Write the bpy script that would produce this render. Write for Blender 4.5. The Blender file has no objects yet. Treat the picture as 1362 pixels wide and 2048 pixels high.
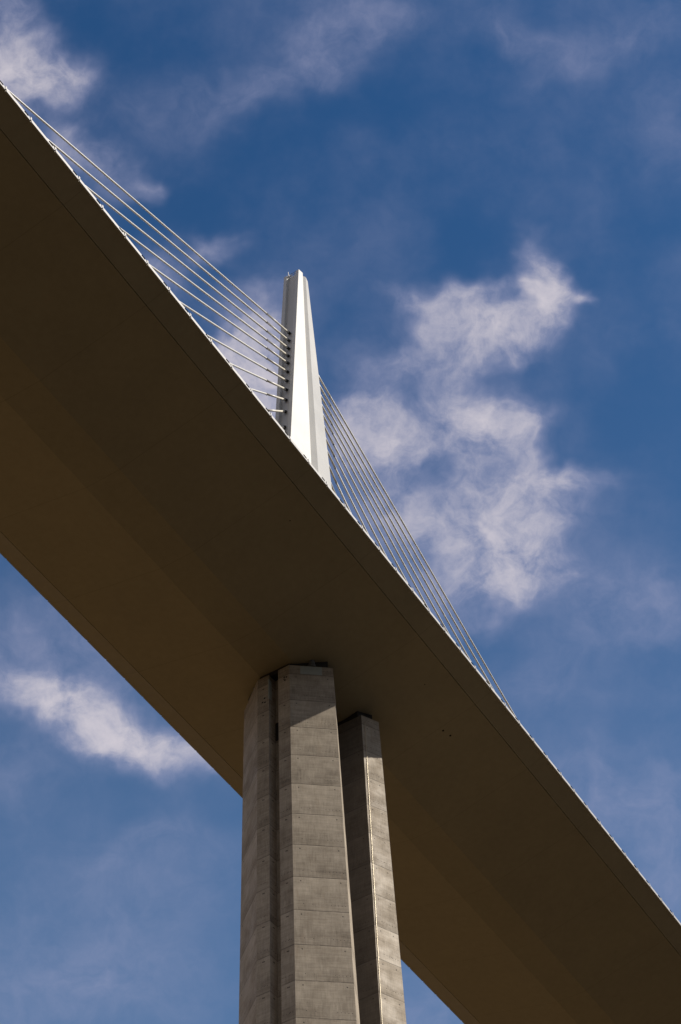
import bpy, bmesh, math, random
from mathutils import Vector, Matrix
random.seed(7)
C = bpy.context.scene.collection
R = math.radians

# ------------------------------------------------------------------ camera
CAM = Vector((-121.0119, -71.1403, -147.8558))
AZ, EL, RO, FPX = 0.5003, 0.9147, -0.0626, 3765.8256
fw = Vector((math.cos(EL)*math.cos(AZ), math.cos(EL)*math.sin(AZ), math.sin(EL)))
rt0 = Vector((math.sin(AZ), -math.cos(AZ), 0))
up0 = rt0.cross(fw)
rt = rt0*math.cos(RO) + up0*math.sin(RO)
up = -rt0*math.sin(RO) + up0*math.cos(RO)
cd = bpy.data.cameras.new('camera')
cam = bpy.data.objects.new('camera', cd)
C.objects.link(cam)
M = Matrix((rt, up, -fw)).transposed().to_4x4()
M.translation = CAM
cam.matrix_world = M
cd.sensor_fit = 'VERTICAL'
cd.sensor_height = 24.0
cd.lens = FPX/2048*24.0
cd.clip_start = 0.5
cd.clip_end = 30000
bpy.context.scene.camera = cam

# ------------------------------------------------------------------ sun
SUN_AZ_OFF = 21.5           # degrees from -Y toward +X
SHADOW = 43.95              # elevation seen in the YZ plane
el = math.atan(math.tan(R(SHADOW))*math.cos(R(SUN_AZ_OFF)))
sd = Vector((math.cos(el)*math.sin(R(SUN_AZ_OFF)), -math.cos(el)*math.cos(R(SUN_AZ_OFF)), math.sin(el)))
sl = bpy.data.lights.new('sun', 'SUN')
sl.energy = 4.0
sl.angle = R(0.5)
sl.color = (1.0, 0.93, 0.83)
so = bpy.data.objects.new('sun', sl)
C.objects.link(so)
so.rotation_euler = (-sd).to_track_quat('-Z', 'Y').to_euler()
so.location = sd*500

sc = bpy.context.scene
sc.view_settings.view_transform = 'Standard'
sc.view_settings.look = 'None'
sc.view_settings.gamma = 1
sc.view_settings.exposure = 0.2
sc.cycles.max_bounces = 6
sc.cycles.diffuse_bounces = 4

# ------------------------------------------------------------------ node helpers
class NT:
    def __init__(s, t): s.t = t
    def n(s, typ, **k):
        nd = s.t.nodes.new(typ)
        for a, v in k.items(): setattr(nd, a, v)
        return nd
    def link(s, a, b): s.t.links.new(a, b)
    def put(s, inp, v):
        if isinstance(v, bpy.types.NodeSocket): s.link(v, inp)
        elif v is not None: inp.default_value = v
    def math(s, op, a, b=None, c=None, clamp=False):
        nd = s.n('ShaderNodeMath', operation=op, use_clamp=clamp)
        s.put(nd.inputs[0], a); s.put(nd.inputs[1], b)
        if c is not None: s.put(nd.inputs[2], c)
        return nd.outputs[0]
    def vmath(s, op, a, b=None, out=0):
        nd = s.n('ShaderNodeVectorMath', operation=op)
        s.put(nd.inputs[0], a)
        if b is not None: s.put(nd.inputs[1], b)
        return nd.outputs[out]
    def dot(s, a, b): return s.vmath('DOT_PRODUCT', a, b, 1)
    def comb(s, x, y, z=0.0):
        nd = s.n('ShaderNodeCombineXYZ')
        s.put(nd.inputs[0], x); s.put(nd.inputs[1], y); s.put(nd.inputs[2], z)
        return nd.outputs[0]
    def sep(s, v):
        nd = s.n('ShaderNodeSeparateXYZ'); s.link(v, nd.inputs[0]); return nd.outputs
    def noise(s, vec, scale, detail=4.0, rough=0.55, dist=0.0, col=False):
        nd = s.n('ShaderNodeTexNoise')
        s.link(vec, nd.inputs['Vector'])
        nd.inputs['Scale'].default_value = scale
        nd.inputs['Detail'].default_value = detail
        nd.inputs['Roughness'].default_value = rough
        nd.inputs['Distortion'].default_value = dist
        return nd.outputs['Color' if col else 'Fac']
    def map(s, v, a, b, c=0.0, d=1.0, smooth=True):
        nd = s.n('ShaderNodeMapRange')
        nd.interpolation_type = 'SMOOTHSTEP' if smooth else 'LINEAR'
        s.put(nd.inputs[0], v)
        for i, q in enumerate((a, b, c, d)): s.put(nd.inputs[i+1], q)
        return nd.outputs[0]
    def mix(s, f, a, b, mode='MIX'):
        nd = s.n('ShaderNodeMix', data_type='RGBA', blend_type=mode)
        s.put(nd.inputs[0], f)
        s.put(nd.inputs[6], a if not isinstance(a, tuple) else (*a, 1)[:4])
        s.put(nd.inputs[7], b if not isinstance(b, tuple) else (*b, 1)[:4])
        return nd.outputs[2]

# ------------------------------------------------------------------ sky with clouds
w = bpy.data.worlds.new('World')
sc.world = w
w.use_nodes = True
w.node_tree.nodes.clear()
N = NT(w.node_tree)
sky = N.n('ShaderNodeTexSky', sky_type='NISHITA')
sky.sun_disc = False
sky.sun_elevation = el
sky.sun_rotation = math.atan2(sd.x, sd.y)
sky.altitude = 400
sky.air_density = 1.0
sky.dust_density = 0.6
sky.ozone_density = 3.0
tc = N.n('ShaderNodeTexCoord')
d = tc.outputs['Generated']
den = N.math('MAXIMUM', N.dot(d, tuple(fw)), 0.12)
K = FPX/100.0
qx = N.math('MULTIPLY', N.math('DIVIDE', N.dot(d, tuple(rt)), den), K)
qy = N.math('MULTIPLY', N.math('DIVIDE', N.dot(d, tuple(up)), den), -K)
q = N.comb(N.math('ADD', qx, 6.81), N.math('ADD', qy, 10.24), 0.0)   # hundreds of arc units
warp = N.noise(q, 0.8, 3, 0.5, col=True)
w2 = N.vmath('SUBTRACT', warp, (0.5, 0.5, 0.5))
q2 = N.vmath('ADD', q, N.vmath('MULTIPLY', w2, (1.5, 1.5, 0.0)))
# cloud patches: centre x, y, radius x, y, angle, weight
PATCH = [
 (0.35,1.45,1.05,.66,8,1.5),(1.35,1.35,.55,.3,15,.35),(.15,.25,.55,.5,0,.65),
 (1.25,2.85,.5,.32,35,.4),(2.0,3.4,.75,.40,20,.55),(2.85,3.85,.35,.25,0,.35),
 (7.0,.6,1.2,.8,-25,.34),(5.2,1.7,1.1,.45,-28,.22),(6.5,1.4,.6,.4,0,.24),(3.4,2.1,2.2,.7,-8,.13),
 (10.5,.8,.7,.35,15,.26),(12.2,.9,1.6,.5,-25,.22),(9.,.2,3.5,.7,0,.10),(13.3,2.4,.9,1.4,0,.14),
 (4.3,4.95,.5,.35,-20,.5),(3.3,5.6,.7,.4,20,.55),(5.15,6.9,.9,.95,10,1.0),(5.3,8.0,.6,.9,0,.7),(4.6,7.4,.5,.5,0,.4),
 (10.85,5.6,.38,.85,-8,.95),(11.1,6.3,.5,.55,0,.6),(9.2,6.35,1.0,.5,10,.95),(11.75,6.1,.22,.12,0,.6),(10.1,6.75,.9,.45,-22,.8),(8.1,6.0,.45,.25,30,.3),
 (9.9,5.95,.8,.18,-12,.35),(11.6,6.0,.3,.15,0,.25),
 (8.7,7.6,1.1,.6,20,.5),(7.6,7.3,.8,.35,10,.25),(9.6,7.8,.5,.7,0,.35),
 (7.35,8.5,.8,.75,20,.95),(9.0,8.7,1.3,.75,0,.65),(10.1,8.55,.7,.5,20,.6),(10.7,9.7,1.1,.7,15,.8),
 (9.9,10.6,1.2,.8,0,.6),(10.5,11.4,.9,.7,-15,.75),(9.5,12.0,.9,.5,-20,.45),(8.3,9.9,1.5,1.1,20,.55),(8.7,11.0,1.5,1.0,20,.50),
 (11.6,9.6,.6,.35,-15,.35),(9.0,6.9,1.0,.4,0,.4),
 (11.9,11.9,2.2,.9,10,.2),(13.0,12.4,1.6,.8,0,.2),(12.2,15.9,2.2,1.0,-12,.25),(13.4,17.2,1.2,1.4,0,.22),(10.8,13.6,1.2,.7,15,.12),
 (3.1,14.95,1.5,.5,10,1.0),(2.1,14.35,1.4,.6,20,.65),(.6,13.8,1.5,.45,12,.7),(1.4,14.2,1.0,.55,20,.45),(1.2,12.9,1.6,.8,10,.33),(2.0,12.3,1.1,.5,20,.22),
 (.4,15.3,1.4,.8,0,.14),(2.6,16.9,1.6,.35,-38,.09),(1.5,17.6,2.2,1.1,-20,.13),(3.8,17.4,1.1,1.2,0,.12),(.5,19.6,2.5,1.2,0,.22),(3.0,19.8,2.0,.9,0,.13),(8.6,20.2,1.5,.9,0,.2),
 # thinner spots inside the large cloud
 (8.75,9.45,.35,.45,10,-.45),(9.75,7.45,.3,.5,0,-.3),(8.9,10.5,.5,.5,0,-.25),(10.1,9.3,.35,.3,0,-.2),(9.6,11.3,.25,.4,0,-.2),(11.2,9.0,.5,.3,0,-.25),(8.25,8.0,.35,.4,0,-.3),
]
tot = None
for (cx, cy, rx, ry, an, wt) in PATCH:
    mp = N.n('ShaderNodeMapping', vector_type='TEXTURE')
    N.link(q2, mp.inputs[0])
    mp.inputs['Location'].default_value = (cx, cy, 0)
    mp.inputs['Rotation'].default_value = (0, 0, R(an))
    mp.inputs['Scale'].default_value = (rx*1.34, ry*1.34, 1)
    ln = N.dot(mp.outputs[0], mp.outputs[0])
    g = N.math('POWER', math.e, N.math('MULTIPLY', N.math('POWER', ln, 1.3), -1.9))
    g = N.math('MULTIPLY', g, wt)
    tot = g if tot is None else N.math('ADD', tot, g)
# unseen clouds added outside the view to whiten the ambient light
far = N.map(N.vmath('LENGTH', N.vmath('SUBTRACT', q, (6.8, 10.2, 0)), None, 1), 13.0, 22.0)
gen = N.map(N.noise(N.vmath('MULTIPLY', d, (1, 1, 2.0)), 2.6, 7, 0.6), 0.38, 0.60)
gen = N.math('MULTIPLY', N.math('MULTIPLY', gen, far), 0.9)
fb = N.noise(q2, 1.1, 9, 0.60)
fb2 = N.noise(q, 0.30, 5, 0.55)
fine = N.noise(N.vmath('ADD', q, (31.0, 17.0, 5.0)), 3.0, 9, 0.72)
rag = N.math('MULTIPLY_ADD', N.math('SUBTRACT', fb, 0.5), 2.7, 0.95)
rag = N.math('ADD', rag, N.math('MULTIPLY', N.math('SUBTRACT', fine, 0.5), 1.25))
cov = N.math('MULTIPLY', tot, N.math('MAXIMUM', rag, 0.0))
veil = N.math('MULTIPLY', N.map(fb2, 0.36, 0.72), N.math('MULTIPLY_ADD', fb, 0.24, 0.0))
cov = N.math('POWER', cov, 1.25)
dens = N.math('SUBTRACT', 1.0, N.math('POWER', math.e, N.math('MULTIPLY', cov, -0.64)))
soft = N.math('MULTIPLY', N.map(tot, 0.0, 1.3, 0.0, 0.42, False), N.math('MULTIPLY_ADD', fb, 1.3, 0.2))  # haze round the clouds
dens = N.math('SUBTRACT', 1.0, N.math('MULTIPLY', N.math('SUBTRACT', 1.0, N.math('MULTIPLY', dens, 0.98)), N.math('SUBTRACT', 1.0, soft)))
dens = N.math('ADD', dens, veil)
dens = N.math('ADD', dens, gen, clamp=True)
hs = N.n('ShaderNodeHueSaturation')
N.link(sky.outputs[0], hs.inputs['Color'])
hs.inputs['Hue'].default_value = 0.5
hs.inputs['Saturation'].default_value = 1.0
hs.inputs['Value'].default_value = 1.0
skyc = N.mix(1.0, hs.outputs[0], (0.335, 0.73, 1.0), 'MULTIPLY')
low = N.map(N.sep(d)[2], 0.93, 0.50, 0.0, 0.34)
skyc = N.mix(low, skyc, (2.6, 4.05, 6.4))
thick = N.map(dens, 0.25, 0.9)
cloud = N.mix(thick, (4.2, 4.3, 6.2), (7.0, 6.55, 7.2))
cloud = N.mix(N.math('MULTIPLY', far, 0.8), cloud, (6.3, 5.6, 5.1))  # added far clouds tinted warm to balance the ambient light
final = N.mix(dens, skyc, cloud)
bg = N.n('ShaderNodeBackground')
N.link(final, bg.inputs['Color'])
bg.inputs['Strength'].default_value = 0.08
wo = N.n('ShaderNodeOutputWorld')
N.link(bg.outputs[0], wo.inputs[0])
w.cycles.sampling_method = 'MANUAL'
w.cycles.sample_map_resolution = 256

# ------------------------------------------------------------------ materials
def new_mat(name):
    m = bpy.data.materials.new(name); m.use_nodes = True
    t = NT(m.node_tree)
    return m, t, m.node_tree.nodes['Principled BSDF']

def plain(name, col, rough=0.5, metal=0.0, var=0.0, scale=2.0):
    m, t, b = new_mat(name)
    b.inputs['Roughness'].default_value = rough
    b.inputs['Metallic'].default_value = metal
    tc = t.n('ShaderNodeTexCoord')
    f = t.map(t.noise(tc.outputs['Object'], scale, 5, 0.6), 0.3, 0.7)
    t.link(t.mix(f, tuple(c*(1-var) for c in col), tuple(min(1, c*(1+var)) for c in col)), b.inputs['Base Color'])
    return m

def concrete():
    m, t, b = new_mat('board_marked_concrete')
    uv = t.n('ShaderNodeUVMap', uv_map='metric').outputs[0]      # metres from left arris, height
    uv2 = t.n('ShaderNodeUVMap', uv_map='right').outputs[0]      # metres from right arris, face number
    u, v, _ = t.sep(uv)
    ur, fid, _ = t.sep(uv2)
    JZ = -6.1344
    wob = t.noise(t.comb(t.math('MULTIPLY', u, 1.0), t.math('MULTIPLY', v, .3), fid), 1.2, 3)
    vv = t.math('DIVIDE', t.math('ADD', t.math('SUBTRACT', v, JZ), 4000.0), 4.0)
    lift = t.math('FLOOR', vv)
    fr = t.math('FRACT', vv)                                    # 0 at the lower joint, 1 at the upper one
    dj = t.math('MULTIPLY', t.math('MINIMUM', fr, t.math('SUBTRACT', 1.0, fr)), 4.0)
    joint = t.map(dj, 0.02, 0.07, 1.0, 0.0)
    joint = t.math('MULTIPLY', joint, t.map(wob, 0.25, 0.6, 0.35, 1.0))
    # holes left by the form ties
    hz = t.math('MULTIPLY', fr, 4.0)
    hole = None
    def spot(src, off, h, r):
        nonlocal hole
        a = t.math('SUBTRACT', src, off); c = t.math('SUBTRACT', hz, h)
        dd = t.math('ADD', t.math('MULTIPLY', a, a), t.math('MULTIPLY', c, c))
        k = t.map(t.math('SQRT', dd), r*0.6, r*1.1, 1.0, 0.0)
        hole = k if hole is None else t.math('MAXIMUM', hole, k)
    spot(u, .68, 3.52, .085); spot(ur, .62, 3.50, .085)
    for o, h, r in ((.30, .72, .05), (.62, .73, .05), (.95, .74, .05), (1.28, .75, .045), (1.6, .76, .045)):
        spot(ur, o, h, r)
    spot(u, .92, .78, .055); spot(u, 1.75, .77, .05)
    wn = t.n('ShaderNodeTexWhiteNoise', noise_dimensions='2D')
    t.link(t.comb(lift, fid), wn.inputs['Vector'])
    off = t.math('MULTIPLY', wn.outputs['Value'], 37.0)
    P = t.comb(u, v, t.math('ADD', off, fid))
    blot = t.noise(P, 0.45, 5, 0.62)
    cell = t.comb(t.math('MULTIPLY', u, 2.6), t.math('MULTIPLY', v, .35), off)
    vert = t.noise(cell, 2.2, 4, 0.6)
    hori = t.noise(t.comb(t.math('MULTIPLY', u, .22), t.math('MULTIPLY', v, 3.2), off), 1.6, 5, 0.65)
    hfine = t.noise(t.comb(t.math('MULTIPLY', u, .5), t.math('MULTIPLY', v, 14.0), off), 1.5, 3, 0.6)
    vfine = t.noise(t.comb(t.math('MULTIPLY', u, 9.0), t.math('MULTIPLY', v, .5), off), 1.5, 3, 0.6)
    grain = t.noise(P, 9.0, 4, 0.6)
    s = t.math('MULTIPLY', t.math('SUBTRACT', blot, .5), 1.0)
    for x, k in ((vert, .45), (hori, .75), (hfine, .35), (vfine, .35), (grain, .28), (wn.outputs['Value'], .17)):
        s = t.math('ADD', s, t.math('MULTIPLY', t.math('SUBTRACT', x, .5), k))
    # each lift darkens toward its foot where the pour was wetter
    s = t.math('ADD', s, t.math('MULTIPLY', t.math('SUBTRACT', t.map(t.math('ADD', fr, t.math('MULTIPLY', t.math('SUBTRACT', vert, .5), .5)), .05, .75), .6), .16))
    fac = t.map(s, -0.55, 0.55, 0.0, 1.0, False)
    cr = t.n('ShaderNodeValToRGB')
    t.link(fac, cr.inputs[0])
    e = cr.color_ramp.elements
    e[0].color = (.15, .119, .085, 1); e[1].color = (.62, .525, .40, 1)
    e2 = cr.color_ramp.elements.new(.5); e2.color = (.39, .325, .245, 1)
    rust = t.math('MULTIPLY', t.map(t.noise(t.comb(t.math('MULTIPLY', u, 1.2), t.math('MULTIPLY', v, .25), off), 1.1, 4), .58, .78), .35)
    col = t.mix(rust, cr.outputs[0], (.33, .23, .15))
    col = t.mix(t.math('MULTIPLY', joint, .66), col, (.08, .065, .05))
    col = t.mix(t.math('MULTIPLY', hole, .85), col, (.04, .033, .026))
    inner = t.math('COMPARE', fid, 8.0, 0.3)             # slot faces between the shafts, shade painted in as darker colour
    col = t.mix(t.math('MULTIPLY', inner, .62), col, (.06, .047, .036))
    t.link(col, b.inputs['Base Color'])
    t.link(t.map(blot, .3, .7, .85, .60), b.inputs['Roughness'])
    b.inputs['Specular IOR Level'].default_value = .35
    hgt = t.math('ADD', t.math('MULTIPLY', s, .35), t.math('MULTIPLY', t.math('ADD', joint, hole), -1.0))
    bp = t.n('ShaderNodeBump')
    bp.inputs['Distance'].default_value = 0.02
    bp.inputs['Strength'].default_value = 0.6
    t.link(hgt, bp.inputs['Height'])
    t.link(bp.outputs[0], b.inputs['Normal'])
    return m
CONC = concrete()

def paint(name, col, rough, streak=.06, weld=None, ring=None):
    m, t, b = new_mat(name)
    tc = t.n('ShaderNodeTexCoord')
    P = tc.outputs['Object']
    x, y, z = t.sep(P)
    a = t.noise(P, 0.12, 5, 0.6)
    c = t.noise(t.comb(t.math('MULTIPLY', x, 1.3), t.math('MULTIPLY', y, 1.3), t.math('MULTIPLY', z, .12)), 1.0, 5, 0.6)
    s = t.math('ADD', t.math('MULTIPLY', t.math('SUBTRACT', a, .5), 2.2), t.math('MULTIPLY', t.math('SUBTRACT', c, .5), 1.6))
    f = t.map(s, -.6, .6, 0, 1, False)
    colr = t.mix(f, tuple(k*(1-streak) for k in col), tuple(min(1, k*(1+streak)) for k in col))
    if weld:
        fr = t.math('FRACT', t.math('DIVIDE', t.math('ADD', x, 1001.3), weld))
        dj = t.math('MULTIPLY', t.math('MINIMUM', fr, t.math('SUBTRACT', 1.0, fr)), weld)
        j = t.math('MULTIPLY', t.map(dj, .015, .06, 1, 0), .30)
        colr = t.mix(j, colr, tuple(k*.4 for k in col))
    if ring:
        fr = t.math('FRACT', t.math('DIVIDE', t.math('ADD', z, 2.4), ring))
        dj = t.math('MULTIPLY', t.math('MINIMUM', fr, t.math('SUBTRACT', 1.0, fr)), ring)
        colr = t.mix(t.math('MULTIPLY', t.map(dj, .02, .09, 1, 0), .16), colr, tuple(k*.35 for k in col))
        run = t.noise(t.comb(t.math('MULTIPLY', x, 2.2), t.math('MULTIPLY', y, 2.2), t.math('MULTIPLY', z, .05)), 1.3, 5, .65)
        colr = t.mix(t.math('MULTIPLY', t.map(run, .56, .74), .16), colr, (.30, .28, .24))
    t.link(colr, b.inputs['Base Color'])
    t.link(t.map(a, .3, .7, rough-.05, rough+.06), b.inputs['Roughness'])
    return m
SOFFIT = paint('soffit_paint', (.39, .318, .208), .55, .09, 12.51)
WHITE = paint('white_mast_paint', (.51, .50, .475), .48, .05, None, 11.8)
WHITE.node_tree.nodes['Principled BSDF'].inputs['Specular IOR Level'].default_value = .5
CORNICE = plain('pale_grey_coated_steel', (.49, .475, .46), .5, 0, .06)
SHEATH = plain('white_plastic_sheath', (.90, .87, .79), .34, 0, .03)
GUIDE = plain('cream_guide_tube', (.86, .81, .69), .38, 0, .03)
RUBBER = plain('black_rubber', (.018, .018, .02), .6, 0, .2)
DARK = plain('dark_void', (.012, .011, .010), .9, 0, .2)
SLOT_SHADE = plain('painted_slot_shade', (.006, .006, .006), 1.0)  # black colour standing in for shade in the slot
SLOT_SHADE.node_tree.nodes['Principled BSDF'].inputs['Specular IOR Level'].default_value = 0
STEEL = plain('galvanised_steel', (.20, .20, .20), .45, .6, .1)
PLATE = plain('grey_green_plate', (.36, .375, .33), .5, 0, .05)
ASPH = plain('asphalt', (.05, .05, .052), .85, 0, .2)
GOLD = plain('polished_conduit', (.80, .70, .50), .35, .3, .08)
STEEL_SHADE = plain('dark_steel_and_shade', (.035, .03, .026), .6, .3, .2)  # dark steel, also the painted shade of gap and opening

# ------------------------------------------------------------------ object helpers
def link(name, me, mat=None, parent=None):
    o = bpy.data.objects.new(name, me)
    C.objects.link(o)
    if mat and me and not me.materials: me.materials.append(mat)
    if parent: o.parent = parent
    return o
def empty(name, label, cat, loc=(0, 0, 0), group=None):
    o = bpy.data.objects.new(name, None)
    C.objects.link(o)
    o.location = loc; o.empty_display_size = 1
    o['label'] = label; o['category'] = cat
    if group: o['group'] = group
    return o
def mesh(name, vs, fs):
    me = bpy.data.meshes.new(name); me.from_pydata([tuple(v) for v in vs], [], fs); me.update(); return me
def bm_mesh(bm, name, smooth=False):
    me = bpy.data.meshes.new(name)
    bmesh.ops.recalc_face_normals(bm, faces=bm.faces)
    bm.to_mesh(me); bm.free()
    if smooth:
        for p in me.polygons: p.use_smooth = True
    return me
def box(bm, x0, x1, y0, y1, z0, z1, f=None):
    vs = []
    for x in (x0, x1):
        for y in (y0, y1):
            for z in (z0, z1):
                co = (x, y, z)
                vs.append(bm.verts.new(f(co) if f else co))
    for q_ in ((0, 1, 3, 2), (4, 6, 7, 5), (0, 4, 5, 1), (2, 3, 7, 6), (0, 2, 6, 4), (1, 5, 7, 3)):
        bm.faces.new([vs[i] for i in q_])
def tube(bm, pts, rad, n=12, caps=True):
    pts = [Vector(p) for p in pts]
    if not isinstance(rad, (list, tuple)): rad = [rad]*len(pts)
    rings = []
    for i, p in enumerate(pts):
        a = pts[max(0, i-1)]; b_ = pts[min(len(pts)-1, i+1)]
        t_ = (b_-a).normalized()
        ref = Vector((0, 1, 0)) if abs(t_.y) < .9 else Vector((1, 0, 0))
        s_ = t_.cross(ref).normalized(); r_ = s_.cross(t_)
        rings.append([bm.verts.new(p+(s_*math.cos(k*2*math.pi/n)+r_*math.sin(k*2*math.pi/n))*rad[i]) for k in range(n)])
    for a, b_ in zip(rings, rings[1:]):
        for k in range(n): bm.faces.new((a[k], a[(k+1) % n], b_[(k+1) % n], b_[k]))
    if caps:
        bm.faces.new(rings[0][::-1]); bm.faces.new(rings[-1])

# deck alignment: gentle curve in plan, 3.5 % fall
KC, SLOPE = 3.1815e-5, 0.0349
def dk(x, y, z): return Vector((x, y + KC*x*x, z + SLOPE*x))

# ------------------------------------------------------------------ ground
def ground():
    n = 120; vs = []; fs = []
    def hgt(x, y):
        r = math.hypot(x+60, y+35)
        base = -149.6
        side = max(0.0, y-60)                       # unseen northern flank, shaped to bounce sun onto the soffit
        south = max(0.0, -y-120)  # unseen southern hills, shaped to keep bounce dark on that side
        h = base + 380*(1-math.exp(-side/420.0)) + 300*(1-math.exp(-south/380.0))
        bump = 14*math.sin(x*.0071+1.3)*math.sin(y*.0063) + 6*math.sin(x*.021+y*.013)
        return h + bump*min(1, max(0, r-150)/300)
    cs = [math.copysign(abs(t)**2.6, t)*9000 for t in [(-1+2*i/n) for i in range(n+1)]]
    for y in cs:
        for x in cs: vs.append((x, y, hgt(x, y)))
    for j in range(n):
        for i in range(n): fs.append((j*(n+1)+i, j*(n+1)+i+1, (j+1)*(n+1)+i+1, (j+1)*(n+1)+i))
    me = mesh('ground', vs, fs)
    for p in me.polygons: p.use_smooth = True
    m, t, b = new_mat('valley_bounce_ground')
    P = t.n('ShaderNodeTexCoord').outputs['Object']
    x, y, z = t.sep(P)
    f = t.map(t.noise(P, .012, 8, .6), .35, .65)
    g = t.map(t.noise(P, .6, 6, .65), .3, .7)
    edge = t.math('ADD', y, t.math('MULTIPLY', t.math('SUBTRACT', t.noise(P, .03, 5, .6), .5), 60.0))
    north = t.map(edge, -25.0, 25.0)                    # unseen ground coloured pale north, dark south, to shape light on the soffit
    dark_half = t.mix(f, (.020, .015, .006), (.013, .012, .005))
    pale_half = t.mix(f, (.092, .056, .018), (.078, .050, .017))
    pale_half = t.mix(t.math('MULTIPLY', g, .5), pale_half, (.056, .037, .012))
    col = t.mix(north, dark_half, pale_half)
    t.link(col, b.inputs['Base Color'])
    b.inputs['Roughness'].default_value = .95
    bp = t.n('ShaderNodeBump'); bp.inputs['Distance'].default_value = .3
    t.link(t.noise(P, 2.0, 6, .6), bp.inputs['Height']); t.link(bp.outputs[0], b.inputs['Normal'])
    o = link('ground', me, m)
    o['kind'] = 'structure'
ground()

# ------------------------------------------------------------------ deck
DX0, DX1 = -240.0, 330.0
ZE, YS, ZS = 3.7067, 13.7957, 2.8231
PD, PX0 = 3.4311, -74.0308          # edge panel pitch and first joint in view
deck = empty('viaduct_deck', 'long pale steel bridge deck seen from below, resting on the concrete pier', 'bridge deck')
def sweep(name, prof, mat, parent, x0=DX0, x1=DX1, step=6.0, smooth=False):
    n = int((x1-x0)/step); vs = []; fs = []; k = len(prof)
    for i in range(n+1):
        x = x0+(x1-x0)*i/n
        vs += [dk(x, y, z) for (y, z) in prof]
    for i in range(n):
        for j in range(k):
            a = i*k+j; b_ = i*k+(j+1) % k
            fs.append((a, b_, b_+k, a+k))
    fs.append(tuple(range(k))[::-1]); fs.append(tuple(range(n*k, n*k+k)))
    me = mesh(name, vs, fs)
    bm = bmesh.new(); bm.from_mesh(me); bmesh.ops.recalc_face_normals(bm, faces=bm.faces); bm.to_mesh(me); bm.free()
    return link(name, me, mat, parent)
g = .028
zi = lambda y: (abs(y)-2.0)*ZS/(YS-2.0)
zo = lambda y: ZS+(abs(y)-YS)*(ZE-ZS)/(16-YS)
sweep('deck_box', [(-YS+g, zi(YS-g)), (-2, 0), (2, 0), (YS-g, zi(YS-g)), (YS-g, 4.2), (-YS+g, 4.2)], SOFFIT, deck)
for s in (-1, 1):
    sweep('edge_fairing', [(s*(YS+g), zo(YS+g)), (s*16, ZE), (s*16, 4.16), (s*(YS+g), 4.16)], SOFFIT, deck)
sweep('road_surface', [(-15.6, 4.225), (15.6, 4.225), (15.6, 4.32), (-15.6, 4.32)], ASPH, deck)
sweep('median_kerb', [(-1.6, 4.325), (1.6, 4.325), (1.4, 4.75), (-1.4, 4.75)], CORNICE, deck)

def edge_panel_mesh():
    L = PD
    bm = bmesh.new()
    # lower lip, thick and bright
    box(bm, .10, L-.10, -16.10, -15.95, ZE-.02, ZE+.19)
    # upper band stops short of the joint and leaves room for the black slot block
    box(bm, .02, L-.78, -16.03, -15.90, ZE+.27, ZE+.58)
    # stub post at the joint
    box(bm, -.12, .05, -16.13, -15.95, ZE+.16, ZE+.57)
    box(bm, L-.34, L-.12, -16.05, -15.9, ZE+.27, ZE+.50)
    return bm_mesh(bm, 'edge_panel')
def slot_mesh():
    bm = bmesh.new()
    box(bm, PD-.86, PD-.36, -16.07, -15.93, ZE+.215, ZE+.54)  # solid black block, painted-in shade of the slot
    box(bm, PD-.115, PD-.0, -16.075, -15.97, ZE+.0, ZE+.2)
    return bm_mesh(bm, 'slot_shade_block')
pm, sm = edge_panel_mesh(), slot_mesh()
pm.materials.append(CORNICE); sm.materials.append(SLOT_SHADE)
def place_panel(o, i, side):
    x = PX0+i*PD
    p = dk(x, 0, 0); t_ = dk(x+PD, 0, 0)-p
    X = t_.normalized(); Y = Vector((0, 0, 1)).cross(X).normalized(); Z = X.cross(Y)
    m = Matrix((X, Y, Z)).transposed().to_4x4(); m.translation = p
    if side > 0: m = m @ Matrix.Diagonal((1, -1, 1, 1))
    if o: o.matrix_local = m
    return m
idx = sorted([(i, s) for i in range(int((DX0-PX0)/PD)+1, int((DX1-PX0)/PD)-1) for s in (-1, 1)],
             key=lambda a: (abs(a[0]-19.5) + (0 if a[1] < 0 else 24)))
near, rest = idx[:100], idx[100:]
for i, s in near:
    o = link('edge_panel', pm, None, deck); place_panel(o, i, s)
    c = link('slot_shade_block', sm, None, o)
def merged(name, src, items, mat):
    bm = bmesh.new()
    for i, s in items:
        mm = place_panel(None, i, s)
        n0 = len(bm.verts); bm.from_mesh(src); bm.verts.ensure_lookup_table()
        for v in bm.verts[n0:]: v.co = mm @ v.co
    o = link(name, bm_mesh(bm, name), mat, deck); o['kind'] = 'stuff'
merged('edge_panel', pm, rest, CORNICE)

def disc(name, p, n_, r, mat, parent, depth=.02):
    bm = bmesh.new(); p = Vector(p); n_ = Vector(n_).normalized()
    tube(bm, [p-n_*.05, p+n_*depth], r, 14)
    return link(name, bm_mesh(bm, name), mat, parent)
def soff(x, y): return dk(x, y, zi(y))
nA = Vector((0, -ZS/(YS-2), -1)).normalized()
DRAINS = [((12.6, -9.3), .13), ((13.8, -9.55), .13), ((5.6, -11.0), .07), ((-22.0, -11.2), .07)]
for (x, y), r in DRAINS:
    disc('drain_hole', soff(x, y), nA, r, DARK, deck, .006)

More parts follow.
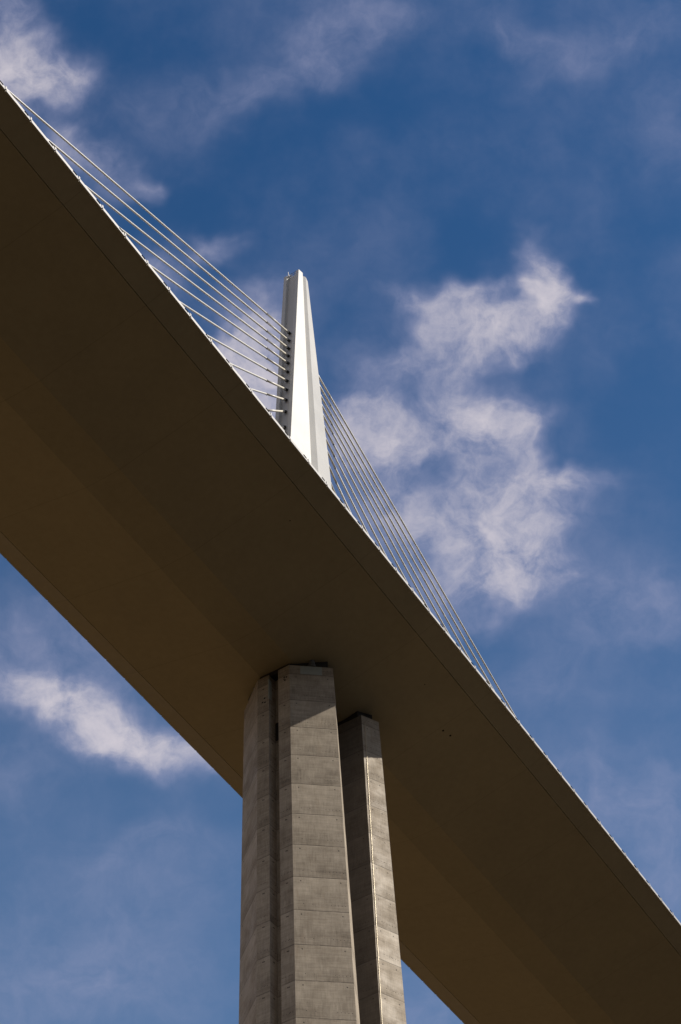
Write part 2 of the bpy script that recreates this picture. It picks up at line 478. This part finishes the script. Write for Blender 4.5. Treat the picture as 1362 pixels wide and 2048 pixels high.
# ------------------------------------------------------------------ pier
pier = empty('viaduct_pier', 'tall board-marked concrete pier split into two shafts under the bridge deck', 'pier', (0, 0, 0))
ZT = -0.8066
POX, POY = 0.2409, 0.2382
def cor(sx, kind, sy, z):
    a = {'o': (7.5966, .0092, 1.9841, .0008), 'w': (4.7114, -.0002, 5.5634, .0117), 'i': (2.7916, -.0201, 4.5475, .0074)}[kind]
    zz = max(z, -91.0) if kind == 'i' else z
    return Vector((sx*(a[0]-a[1]*(zz if kind == 'i' else z)) + POX, sy*(a[2]-a[3]*z) + POY, z))
def shaft_outline(sx, z):
    p = [cor(sx, 'w', -1, z), cor(sx, 'o', -1, z)]
    xo = cor(sx, 'o', 1, z).x
    for y, dx in ((-.58, 0), (-.50, 1.15), (.50, 1.15), (.58, 0)):
        p.append(Vector((xo-sx*dx, y+POY, z)))
    p += [cor(sx, 'o', 1, z), cor(sx, 'w', 1, z), cor(sx, 'i', 1, z), cor(sx, 'i', -1, z)]
    return p
def prism(name, outlines, mat, parent, flip):
    bm = bmesh.new()
    u1 = bm.loops.layers.uv.new('metric'); u2 = bm.loops.layers.uv.new('right')
    rings = [[bm.verts.new(p) for p in o] for o in outlines]
    n = len(rings[0])
    def setuv(f, k, ring_pts):
        for l in f.loops:
            co = l.vert.co
            best = min(ring_pts, key=lambda r: abs(r[0].z-co.z))
            A, B = best
            W_ = (Vector((B.x, B.y))-Vector((A.x, A.y))).length
            dl = (Vector((co.x, co.y))-Vector((A.x, A.y))).length
            if flip: dl = W_-dl
            l[u1].uv = (dl, co.z); l[u2].uv = (W_-dl, k)
    for i in range(len(rings)-1):
        for k in range(n):
            a, b_ = rings[i], rings[i+1]; k2 = (k+1) % n
            f = bm.faces.new((a[k], a[k2], b_[k2], b_[k]))
            setuv(f, k, [(outlines[i][k], outlines[i][k2]), (outlines[i+1][k], outlines[i+1][k2])])
    bm.faces.new(rings[0]); bm.faces.new(rings[-1])
    return link(name, bm_mesh(bm, name), mat, parent)
levels = [ZT-i*(91-.8066)/22 for i in range(23)]
shafts = []
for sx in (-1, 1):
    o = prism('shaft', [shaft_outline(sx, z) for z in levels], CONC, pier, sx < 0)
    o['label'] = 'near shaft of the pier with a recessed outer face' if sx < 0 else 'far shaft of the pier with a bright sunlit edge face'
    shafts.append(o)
def base_outline(z):
    p = []
    for sx, sy in ((-1, -1), (1, -1), (1, 1), (-1, 1)):
        a, b_ = cor(sx, 'w', sy, z), cor(sx, 'o', sy, z)
        p += [b_, a] if sx*sy > 0 else [a, b_]
    return p
prism('pier_base', [base_outline(z) for z in (-91.003, -105, -120, -135, -156)], CONC, pier, False)

def face_patch(name, A, B, off, u0, u1, z0, z1, th, mat, parent):
    """a plate lying on a vertical face that runs from corner A to B"""
    A = Vector(A); B = Vector(B); t_ = Vector((B.x-A.x, B.y-A.y, 0)).normalized(); n_ = Vector(off)
    bm = bmesh.new(); vs = []
    for u in (u0, u1):
        for dn in (-.02, th):
            for z in (z0, z1):
                p = A+t_*u+n_*dn; vs.append(bm.verts.new((p.x, p.y, z)))
    for q_ in ((0, 1, 3, 2), (4, 6, 7, 5), (0, 4, 5, 1), (2, 3, 7, 6), (0, 2, 6, 4), (1, 5, 7, 3)): bm.faces.new([vs[i] for i in q_])
    return link(name, bm_mesh(bm, name), mat, parent)
eA, eB = cor(-1, 'o', -1, -1.5), cor(-1, 'w', -1, -1.5)
tE = (eB-eA); tE.z = 0; tE.normalize(); nE = Vector((tE.y, -tE.x, 0))
if nE.y > 0: nE = -nE
face_patch('steel_plate', eA, eB, nE, 1.15, 3.45, -2.1, -.87, .03, PLATE, shafts[0])
# steel plate on the recess wall
xo = cor(-1, 'o', 1, -2).x
bm = bmesh.new(); box(bm, xo-.03, xo+.5, .53+POY, .68+POY, -4.4, -1.5)
link('steel_plate', bm_mesh(bm, 'steel_plate'), PLATE, shafts[0])
# dark slab in the recess, painting in the shade of an opening
bm = bmesh.new(); xr = cor(-1, 'o', 1, -9).x+1.15
box(bm, xr-.03, xr+.05, -.5+POY, .5+POY, -9.9, -7.3)
link('opening_shade', bm_mesh(bm, 'opening_shade'), STEEL_SHADE, shafts[0])
for y, z in ((-1.35, -2.35), (-1.62, -2.45), (-1.42, -2.85), (1.35, -4.6), (1.1, -4.1), (1.05, -4.75)):
    xx = cor(-1, 'o', 1, z).x
    disc('tendon_hole', (xx, y+POY, z), (-1, 0, 0), .11, DARK, shafts[0], .006)
# conduit running down the far shaft
rI, rW = cor(1, 'i', -1, -1), cor(1, 'w', -1, -1)
pts = []
for z in range(-2, -92, -4):
    a, b_ = cor(1, 'i', -1, z), cor(1, 'w', -1, z)
    t_ = (b_-a).normalized(); n_ = Vector((t_.y, -t_.x, 0))
    if n_.y > 0: n_ = -n_
    k = .36+(z+4)*.0062
    pts.append(a+t_*max(.06, k)+n_*.05)
bm = bmesh.new(); tube(bm, pts, .026, 10)
link('conduit', bm_mesh(bm, 'conduit', True), GOLD, shafts[1])
# bearings between shaft tops and soffit
def bearing(x, y):
    top = dk(x, y, zi(y) if abs(y) > 2 else 0).z + .02
    bm = bmesh.new()
    tube(bm, [(x, y, ZT), (x, y, ZT+.10)], .46, 24)
    tube(bm, [(x, y, ZT+.10), (x, y, ZT+.30)], .36, 24)
    tube(bm, [(x, y, ZT+.30), (x, y, ZT+.38)], .44, 24)
    tube(bm, [(x, y, ZT+.38), (x, y, top)], .32, 24)
    link('bearing', bm_mesh(bm, 'bearing'), STEEL, pier)
for x, y in ((-5.92, -3.50), (-5.92, 3.50), (4.6, -3.6), (4.6, 3.6)): bearing(x+POX, y)
def block(sx):
    """dark block for gear and painted-in shade between shaft top and soffit"""
    cen = Vector((sx*5.3+POX, POY, 0)); bm = bmesh.new()
    pl = []
    for kind, sy in (('o', -1), ('o', 1), ('w', 1), ('i', 1), ('i', -1), ('w', -1)):
        p = cor(sx, kind, sy, ZT); q_ = cen+(Vector((p.x, p.y, 0))-cen)*(.90 if sx < 0 else .86); pl.append(q_)
    fine = []
    for a, b_ in zip(pl, pl[1:]+pl[:1]):
        for k in range(6): fine.append(a+(b_-a)*k/6)
    lo = [bm.verts.new((p.x, p.y, ZT-.01)) for p in fine]
    hi = [bm.verts.new((p.x, p.y, dk(p.x, p.y, zi(p.y) if abs(p.y) > 2 else 0).z-.012)) for p in fine]
    n = len(fine)
    for k in range(n): bm.faces.new((lo[k], lo[(k+1) % n], hi[(k+1) % n], hi[k]))
    bm.faces.new(lo)
    link('gap_shade_block', bm_mesh(bm, 'gap_shade_block'), STEEL_SHADE, pier)  # dark filler, shade of the gap put into its colour
for sx in (-1, 1): block(sx)

# ------------------------------------------------------------------ mast
mast = empty('cable_mast', 'tall white tapering mast rising above the bridge deck', 'mast')
ZM = 90.5
mX = lambda z: 1.2708+.0786*(90-z)
def mast_quarter(z):
    X = mX(z); g_ = .40+(90.5-z)*.0092; yl = 1.42+(90.5-z)*.0062; yc = 1.27
    ch, dp = .74, .50
    h = []
    h += [(X-dp, 0.0), (X-dp, ch-.06), (X, ch), (X, yc), (g_, yl), (0.0, yl-g_*.72)]
    return h
def mast_outline(z):
    h = mast_quarter(z)
    q1 = h[1:]                                     # (+x,+y)
    out = [Vector((x, y, z)) for x, y in q1]
    out += [Vector((-x, y, z)) for x, y in q1[:-1][::-1]]
    out += [Vector((-x, -y, z)) for x, y in q1[:-1]]
    out += [Vector((x, -y, z)) for x, y in q1[::-1]]
    return out
def loft(name, outs, mat, parent):
    bm = bmesh.new(); rings = [[bm.verts.new(p) for p in o] for o in outs]; n = len(rings[0])
    for a, b_ in zip(rings, rings[1:]):
        for k in range(n): bm.faces.new((a[k], a[(k+1) % n], b_[(k+1) % n], b_[k]))
    bm.faces.new(rings[0]); bm.faces.new(rings[-1])
    return link(name, bm_mesh(bm, name), mat, parent)
ZF = 41.0
body = loft('mast_body', [mast_outline(z) for z in [ZM-(ZM-ZF)*i/14 for i in range(15)]], WHITE, mast)
def leg_outline(sx, z):
    X = mX(z); gi = .40+(90.5-ZF)*.0092; f = (ZF-z)/(ZF-4.3)
    inner = gi + (mX(4.3)-3.2-gi)*f
    yl = 1.42+(90.5-z)*.0062
    p = [(X-.5, .68), (X, .74), (X, 1.27), (inner, yl), (inner, -yl), (X, -1.27), (X, -.74), (X-.5, -.68)]
    return [Vector((sx*x, y, z)) for x, y in p]
for sx in (-1, 1):
    loft('mast_leg', [leg_outline(sx, z) for z in [ZF-.003-(ZF-4.0)*i/8 for i in range(9)]], WHITE, mast)
# fittings at the mast head
bm = bmesh.new()
for y in (-.62, -.2, .22): tube(bm, [(-.66, y, ZM), (-.66, y, ZM+1.0)], .03, 6)
for z in (.5, 1.0): tube(bm, [(-.66, -.74, ZM+z), (-.66, .62, ZM+z)], .025, 6)
for y in (-.62, .22): tube(bm, [(.66, y, ZM), (.66, y, ZM+1.0)], .03, 6)
tube(bm, [(.66, -.74, ZM+1.0), (.66, .62, ZM+1.0)], .025, 6)
link('guard_rail', bm_mesh(bm, 'guard_rail'), STEEL_SHADE, mast)
bm = bmesh.new()
tube(bm, [(-.95, .68, ZM-.1), (-.95, .68, ZM+1.3)], .05, 8)
ant = link('antenna', bm_mesh(bm, 'antenna', True), SHEATH, mast)
bm = bmesh.new()
tube(bm, [(-1.02, .55, ZM-.35), (-1.02, .55, ZM+.25)], [.14, .10], 10)
tube(bm, [(-1.0, .25, ZM-.22), (-1.0, .25, ZM+.05)], [.13, .06], 10)
link('lamp_housing', bm_mesh(bm, 'lamp_housing', True), SHEATH, mast)

# ------------------------------------------------------------------ stay cables
HS = [72.7359, 70.5850, 68.3955, 66.3373, 64.3761, 62.0193, 59.5829, 57.2777, 54.5969, 51.6525, 47.8287]
TL = [6.45, 6.36, 6.28, 6.22, 6.20, 6.17, 6.17, 6.28, 6.47, 6.89, 7.74]
ORD = ['topmost', 'second from top', 'third from top', 'fourth from top', 'fifth from top', 'sixth from top',
       'fifth from bottom', 'fourth from bottom', 'third from bottom', 'second from bottom', 'lowest']
for side in (-1, 1):
    for i in range(11):
        h = HS[i]; D = 34.0037+12.51*(10-i)
        A0 = Vector((side*(mX(h)-.30), 0, h)); B = dk(side*D, 0, 4.35)
        dr = (B-A0).normalized()
        A = A0 - dr*.25
        if i == 0: lb = 'topmost white stay cable, longest on its side, '
        elif i == 10: lb = 'lowest white stay cable, shortest on its side, '
        else: lb = 'white stay cable, ' + ORD[i] + ', '
        lb += 'fanning from the mast to the upper left' if side < 0 else 'running steeply down right of the mast'
        st = empty('stay_cable', lb, 'cable', tuple(A0), 'stay cables fanning from the mast')
        def part(name, bm, mat, par=None, smooth=True):
            me = bm_mesh(bm, name, smooth)
            if par is None: me.transform(Matrix.Translation(-A0)); o = link(name, me, mat, st)
            else: me.transform(Matrix.Translation(-A0)); o = link(name, me, mat, par)
            return o
        L = (B-A0).length
        # a slight sag under own weight
        npt = 24; pts = []
        for k in range(npt+1):
            u = k/npt; p = A0+(B-A0)*u; p.z -= 4*u*(1-u)*L*L*.0000065; pts.append(p)
        bm = bmesh.new(); tube(bm, pts, .124, 14); part('sheath', bm, SHEATH)
        bm = bmesh.new(); tube(bm, [A0+dr*.35, A0+dr*TL[i]], .136, 14)
        gt = part('guide_tube', bm, GUIDE)
        bm = bmesh.new(); c = A0+dr*(TL[i]-.1)
        tube(bm, [c-dr*.08, c+dr*.08], .150, 14)
        side_dn = Vector((0, 0, -1))
        tube(bm, [c+side_dn*.10, c+side_dn*.28], .06, 8)
        part('damper_clamp', bm, STEEL_SHADE if side < 0 else STEEL, gt, False)
        bm = bmesh.new(); tube(bm, [A, A0+dr*.28], .205, 16)
        tube(bm, [A0+dr*.28, A0+dr*.40], [.20, .13], 16)
        part('rubber_collar', bm, RUBBER, None, False)
        bm = bmesh.new(); tube(bm, [B-dr*3.2, B], .16, 14)
        part('deck_anchor_tube', bm, GUIDE)
